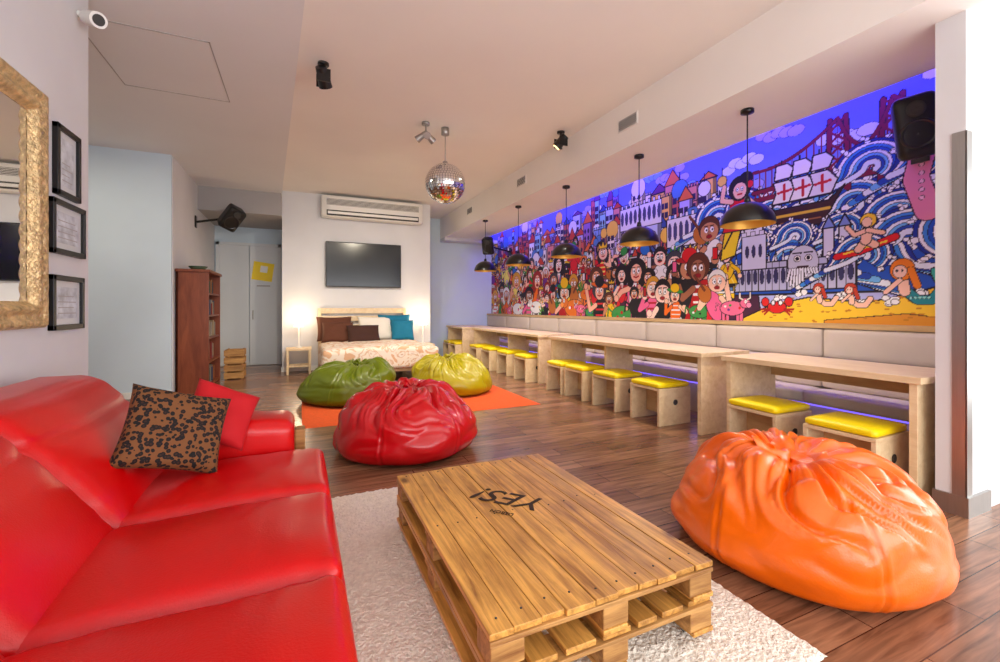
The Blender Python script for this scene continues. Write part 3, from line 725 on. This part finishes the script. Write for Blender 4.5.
for nm,m_,x,y,z,w,hh,rx,rz in (('pillow_brown',BROWN,.62,9.25,.84,.66,.50,-18,2),('pillow_brown_front',BROWN,.66,9.02,.78,.58,.42,-24,-6),('pillow_dark',DBR,1.12,8.82,.75,.62,.38,-30,5),('pillow_white',CREAM,1.40,9.15,.84,.70,.50,-20,4),('pillow_teal',TEAL,1.78,9.2,.86,.66,.54,-18,-4),('pillow_teal_small',TEAL,1.90,8.98,.80,.46,.44,-22,-8)):
    pillow(nm,w,hh,.17,m_,(x,y,z),(math.radians(rx),0,math.radians(rz)),e,x)
SHADE=M('lamp_shade',(255,225,180),.6,emit=4)
def nightstand(x0,x1):
    e=empty('nightstand',(x0,9.05,0)); w=x1-x0
    box('top',(0,0,.45),(w,.42,.49),PLY,e,.004); box('shelf',(.02,.02,.14),(w-.02,.4,.165),PLY,e,.003)
    for x in (.01,w-.05):
        for y in (.01,.37): box('leg',(x,y,0),(x+.04,y+.04,.45),PLY,e,.003)
    l=empty('bedside_lamp',(x0+w/2,9.28,.49))
    lathe('base',[(0,0),(.06,0),(.06,.015),(.012,.03),(.01,.42),(0,.42)],WPL,l,20)
    lathe('shade',[(.09,.40),(.05,.54)],SHADE,l,24)
    lathe('shade_cap',[(.05,.54),(0,.542)],WPL,l,24)
    p=D.lights.new('bedside_glow','POINT'); p.energy=10; p.color=(1,.78,.5); p.shadow_soft_size=.04
    o=D.objects.new('bedside_glow',p); SC.collection.objects.link(o); o.parent=l; o.location=(0,-.04,.60)
nightstand(-.24,.2); nightstand(2.2,2.6)
# ---------------------------------------------------------------- tv + AC
e=empty('television')
box('body',(.47,9.5,1.68),(1.98,9.55,2.6),BLACK,e,.01); box('screen',(.49,9.494,1.70),(1.96,9.5,2.58),SCREEN,e); box('mount_plate',(1.0,9.55,1.95),(1.45,9.6,2.3),BLACK,e)
e=empty('air_conditioner')
rbox('housing',(.38,9.33,3.06),(2.42,9.6,3.5),.05,WPL,e,8)
box('intake_grille',(.48,9.322,3.30),(2.32,9.33,3.42),SLOT,e)
for k in range(5): box('grille_slat',(.48,9.315,3.305+k*.024),(2.32,9.323,3.315+k*.024),WPL,e)
box('outlet',(.48,9.322,3.09),(2.32,9.33,3.2),SLOT,e); box('flap',(.5,9.30,3.12),(2.3,9.325,3.17),WPL,e)
# ---------------------------------------------------------------- hall
e=empty('door_1')
box('frame_left',(-1.62,10.94,0),(-1.56,11,2.66),GREYP,e); box('frame_right',(-.44,10.94,0),(-.38,11,2.66),GREYP,e); box('frame_top',(-1.62,10.94,2.6),(-.38,11,2.66),GREYP,e)
box('leaf_1',(-1.56,10.955,.01),(-1.005,10.99,2.6),GREYP,e,.004); box('leaf_2',(-.995,10.955,.01),(-.44,10.99,2.6),GREYP,e,.004)
rod('handle',(-.93,10.93,1.0),(-.93,10.93,1.2),.01,STEEL,e,8)
box('logo_square',(-.20,-.003,-.20),(.20,.003,.20),YLOGO,e,loc=(-.74,10.95,2.05),rot=(0,math.radians(8),0)); box('logo_inner',(-.07,-.003,-.07),(.07,.003,.07),WPL,e,loc=(-.72,10.944,2.1),rot=(0,math.radians(8),0)); box('logo_caption',(-.86,10.948,1.72),(-.6,10.954,1.75),GREYW,e)
e=empty('bookcase')
x0,x1,y0,y1,zt=-1.63,-1.23,7.72,8.75,1.78
box('side_near',(x0,y0,0),(x1,y0+.03,zt),BOOKW,e,.003); box('side_far',(x0,y1-.03,0),(x1,y1,zt),BOOKW,e,.003)
box('back',(x0,y0,0),(x0+.02,y1,zt),BOOKW,e); box('cornice',(x0-.01,y0-.02,zt),(x1+.02,y1+.02,zt+.04),BOOKW,e,.005)
bc_=[M('book_cover_%d'%i,c,.6) for i,c in enumerate([(120,40,34),(40,56,84),(150,130,100),(50,70,50),(130,120,110),(140,80,40),(50,40,50)])]
for z in (.06,.42,.78,1.12,1.45):
    box('shelf',(x0,y0+.03,z),(x1-.01,y1-.03,z+.025),BOOKW,e)
    y=y0+.05
    while y<y1-.12:
        w=R.uniform(.025,.055); hh=R.uniform(.17,.26)
        box('book',(x0+.12,y,z+.025),(x1-R.uniform(.05,.10),y+w,z+.025+hh),R.choice(bc_),e); y+=w+.003
        if R.random()<.12: y+=.1
lathe('display_bowl',[(0,0),(.07,0),(.13,.07),(.12,.07),(.06,.012),(0,.012)],bc_[3],e,24,(-1.43,8.1,zt+.04))
e=empty('wooden_crate')
for z in (.0,.13,.26,.39): 
    box('slat_front',(-1.2,8.9,z+.02),(-.9,8.915,z+.12),PALLETX,e); box('slat_side',(-.915,8.915,z+.02),(-.9,9.28,z+.12),PALLETX,e); box('slat_back',(-1.2,9.28,z+.02),(-.9,9.295,z+.12),PALLETX,e); box('slat_inner',(-1.2,8.915,z+.02),(-1.185,9.28,z+.12),PALLETX,e)
for x in(-1.185,-.945):
    for y in(8.915,9.25): box('post',(x,y,0),(x+.03,y+.03,.52),PALLETX,e)
box('bottom',(-1.185,8.915,.02),(-.915,9.28,.035),PALLETX,e)
# ---------------------------------------------------------------- pictures + mirror
def picture(y0,y1,z0,z1):
    e=empty('framed_picture'); x=-1.35; w=.032
    box('rail_bottom',(x,y0,z0),(x+.03,y1,z0+w),BLACK,e,.003); box('rail_top',(x,y0,z1-w),(x+.03,y1,z1),BLACK,e,.003)
    box('rail_near',(x,y0,z0),(x+.03,y0+w,z1),BLACK,e,.003); box('rail_far',(x,y1-w,z0),(x+.03,y1,z1),BLACK,e,.003)
    box('mat_board',(x,y0+w,z0+w),(x+.012,y1-w,z1-w),GREYP,e); m_=.07
    box('print',(x+.012,y0+m_,z0+m_),(x+.014,y1-m_,z1-m_),PAPER,e)
    for k in range(4): box('print_line',(x+.014,y0+m_+.02,z0+m_+.03+k*.035),(x+.015,y1-m_-.02-.03*(k%2),z0+m_+.035+k*.035),GREYW,e)
picture(3.50,3.81,1.94,2.37); picture(3.45,3.88,1.58,1.91); picture(3.45,3.86,1.115,1.45)
def gilt_mirror(y0,y1,z0,z1):
    e=empty('gilt_mirror'); x=-1.35
    prof=[(0,0),(0,.03),(.015,.05),(.04,.045),(.055,.03),(.08,.032),(.10,.055),(.12,.045),(.135,.02),(.145,.012)]
    N=90; V=[];F=[]; tot=4*N
    for ins,dep in prof:
        for s in range(4):
            c=[(y0+ins,z0+ins),(y1-ins,z0+ins),(y1-ins,z1-ins),(y0+ins,z1-ins)]
            a=c[s];b_=c[(s+1)%4]
            for k in range(N):
                f=k/N; orn=.008*abs(math.sin(f*N*.5))*(1 if .03<ins<.12 else .2)
                V.append((x+dep+orn,a[0]+(b_[0]-a[0])*f,a[1]+(b_[1]-a[1])*f))
    for i in range(len(prof)-1):
        for k in range(tot):
            k2=(k+1)%tot; F.append((i*tot+k,i*tot+k2,(i+1)*tot+k2,(i+1)*tot+k))
    mo('frame',V,F,GOLD,e,True)
    box('glass',(x+.004,y0+.135,z0+.135),(x+.012,y1-.135,z1-.135),MIRROR,e)
gilt_mirror(2.0,3.35,1.14,2.46)
# ---------------------------------------------------------------- speakers
def speaker(loc,rot,w,d,hh,wallx):
    e=empty('loudspeaker',loc); g=empty('tilted_head',(0,0,0),0,e); g.rotation_euler=rot
    rbox('cabinet',(-w/2,-d/2,-hh/2),(w/2,d/2,hh/2),.05,BLACK,g,8,fn=lambda p,q:Vector((p.x*(1-.18*(q[1]+1)/2),p.y,p.z)))
    lathe('woofer',[(0,.0),(.3*w,-.02),(.36*w,.012),(.4*w,.01),(.42*w,-.005)],BLACKM,g,28,(0,-d/2-.004,-.12*hh),(pi/2,0,0))
    lathe('tweeter',[(0,.008),(.12*w,.0),(.2*w,.012),(.22*w,-.005)],SLOT,g,20,(0,-d/2-.004,.27*hh),(pi/2,0,0))
    dx=wallx-loc[0]; s=1 if dx>0 else -1
    rod('bracket_arm',(0,.03,0),(dx-s*.02,.1,-.1),.02,BLACKM,e,10)
    box('bracket_plate',(min(dx-s*.02,dx-s*.005),.04,-.2),(max(dx-s*.02,dx-s*.005),.16,.0),BLACKM,e)
speaker((4.40,1.80,2.67),(math.radians(14),math.radians(-8),math.radians(-60)),.27,.24,.48,4.745)
speaker((4.1,9.7,2.74),(math.radians(25),0,math.radians(-35)),.28,.24,.40,4.745)
speaker((-1.1,9.0,2.84),(math.radians(35),math.radians(20),math.radians(35)),.3,.26,.42,-1.65)
# ---------------------------------------------------------------- ceiling items
def ceiling_spot(x,y,z,aim,col=(1,.92,.8),en=60,mat=BLACKM,size=80):
    e=empty('ceiling_spotlight',(x,y,z))
    lathe('mount',[(0,0),(.05,0),(.05,-.02),(0,-.02)],mat,e,20)
    rod('stem',(0,0,-.02),(0,0,-.09),.012,mat,e,8)
    a=Vector(aim).normalized(); c=Vector((0,0,-.13))
    rod('can',c-a*.09,c+a*.09,.05,mat,e,24,.062)
    rod('lens',c+a*.09,c+a*.0925,.05,BULB,e,20)
    for s in (-1,1): box('barn_door',(-.06,s*.065-.004,-.2),(.06,s*.065+.004,-.08),mat,e)
    l=D.lights.new('spot_beam','SPOT'); l.energy=en; l.color=col; l.spot_size=math.radians(size); l.spot_blend=.9; l.shadow_soft_size=.05
    lo=D.objects.new('spot_beam',l); SC.collection.objects.link(lo); lo.parent=e; lo.location=c+a*.11
    lo.rotation_mode='QUATERNION'; lo.rotation_quaternion=(-a).to_track_quat('Z','Y')
ceiling_spot(.2,4.45,HC,(.3,.75,-.8),en=290,size=105)
ceiling_spot(3.1,4.9,HC,(-.6,.5,-.9),en=290,size=105)
def area(name,loc,rot,sx,sy,en,col,parent=None):
    l=D.lights.new(name,'AREA'); l.shape='RECTANGLE'; l.size=sx; l.size_y=sy; l.energy=en; l.color=col
    o=D.objects.new(name,l); SC.collection.objects.link(o); o.location=loc; o.rotation_euler=rot
    if parent: o.parent=parent
    return o
for x,y,z,en in ((-2.55,6.0,3.42,28),):
    e=empty('recessed_downlight',(x,y,z))
    lathe('trim_ring',[(.055,-.004),(.06,0),(.045,-.006),(.04,0)],WPL,e,24)
    area('downlight_lamp',(0,0,-.002),(0,0,0),.07,.07,en,(1,.88,.70),e)
e=empty('disco_ball',(1.69,5.41,0))
lathe('motor',[(0,HC),(.05,HC),(.05,HC-.09),(.02,HC-.1),(0,HC-.1)],STEEL,e,20)
rod('rod',(0,0,3.08),(0,0,HC-.09),.006,STEEL,e,8)
lathe('cap',[(0,3.12),(.03,3.12),(.04,3.09),(.03,3.07)],STEEL,e,16)
rad=.255;V=[];F=[];tm=mirrortile_mat()
nl=24
for i in range(nl):
    a0=pi*i/nl;a1=pi*(i+1)/nl; am=(a0+a1)/2; ns=max(4,int(2*nl*math.sin(am)))
    for k in range(ns):
        b0=2*pi*k/ns+.003;b1=2*pi*(k+1)/ns-.003; g=.006
        c=[(a0+g,b0+g),(a0+g,b1-g),(a1-g,b1-g),(a1-g,b0+g)]; bi=len(V)
        j0=R.uniform(-1,1)*.003
        for j,(aa,bb) in enumerate(c):
            p=Vector((math.sin(aa)*math.cos(bb),math.sin(aa)*math.sin(bb),math.cos(aa)))*rad
            if j%2==0: p=p*(1+j0)
            V.append(p+Vector((0,0,2.84)))
        F.append((bi+3,bi+2,bi+1,bi))
mo('mirror_tiles',V,F,tm,e)
lathe('core',[((rad-.006)*math.sin(pi*k/24),2.84-(rad-.006)*math.cos(pi*k/24)) for k in range(25)],SLOT,e,40)
e=empty('disco_pinspot',(1.42,5.35,HC))
lathe('mount',[(0,0),(.05,0),(.05,-.03),(0,-.03)],STEEL,e,18); rod('stem',(0,0,-.03),(0,0,-.12),.01,STEEL,e,8)
for k in range(3):
    a=k*2.1+.4; d=Vector((math.cos(a)*.8,math.sin(a)*.8,-.5)).normalized()
    rod('head',Vector((0,0,-.13)),Vector((0,0,-.13))+d*.14,.03,STEEL,e,16,.045)
l=D.lights.new('tv_zone_fill','SPOT'); l.energy=190; l.color=(1,.88,.68); l.spot_size=math.radians(100); l.spot_blend=1; l.shadow_soft_size=.05  # wide warm fill added at the pinspot to brighten bed and TV wall
lo=D.objects.new('tv_zone_fill',l); SC.collection.objects.link(lo); lo.parent=e; lo.location=(-.02,.19,-.24); lo.rotation_euler=(math.radians(56),0,0)
e=empty('mini_projector',(-1.3,3.84,3.2))
rod('can',(0,0,0),(.09,-.10,-.05),.045,WPL,e,20,.05); rod('stem',(-.05,0,.02),(0,0,0),.02,WPL,e,8); rod('lens',(.09,-.10,-.05),(.092,-.102,-.051),.035,SLOT,e,20)
def vent(y,z):
    e=empty('air_vent',(3.3,y,z)); box('frame',(-.012,-.16,-.07),(0,.16,.07),WPL,e,.003)
    box('dark_core',(-.014,-.14,-.055),(-.011,.14,.055),SLOT,e)
    for k in range(5): box('louvre',(-.02,-.14,-.05+k*.022),(-.012,.14,-.043+k*.022),GREYP,e)
vent(3.84,3.3);vent(6.4,3.32);vent(8.8,3.32)
# ---------------------------------------------------------------- lights
area('window_daylight',(2.2,-3.0,1.5),(math.radians(111),0,0),7.2,2.2,310,(.99,.98,1))
area('window_daylight_side',(6.45,-1.0,1.5),(math.radians(98),0,pi/2),3.8,2.2,140,(.96,.98,1))
area('cove_led_light',(4.52,6.2,3.48),(0,math.radians(-32),0),.08,9.4,85,(.14,.08,1))
area('bench_led_light',(4.34,6.2,.34),(0,math.radians(60),0),.03,9.2,5,(.4,.32,1))
w=D.worlds.new('world'); SC.world=w; w.use_nodes=True
bg=w.node_tree.nodes['Background']; bg.inputs[0].default_value=(.95,.97,1,1); bg.inputs[1].default_value=.8
# ---------------------------------------------------------------- camera
c=D.cameras.new('camera'); c.lens=15.84; c.sensor_width=36; c.shift_y=-.023; c.clip_start=.05
co_=D.objects.new('camera',c); SC.collection.objects.link(co_); co_.location=(0,0,1.25)
co_.rotation_euler=(pi/2,0,-math.atan(200/440)); SC.camera=co_
try:
    SC.view_settings.view_transform='Standard'
except Exception: pass
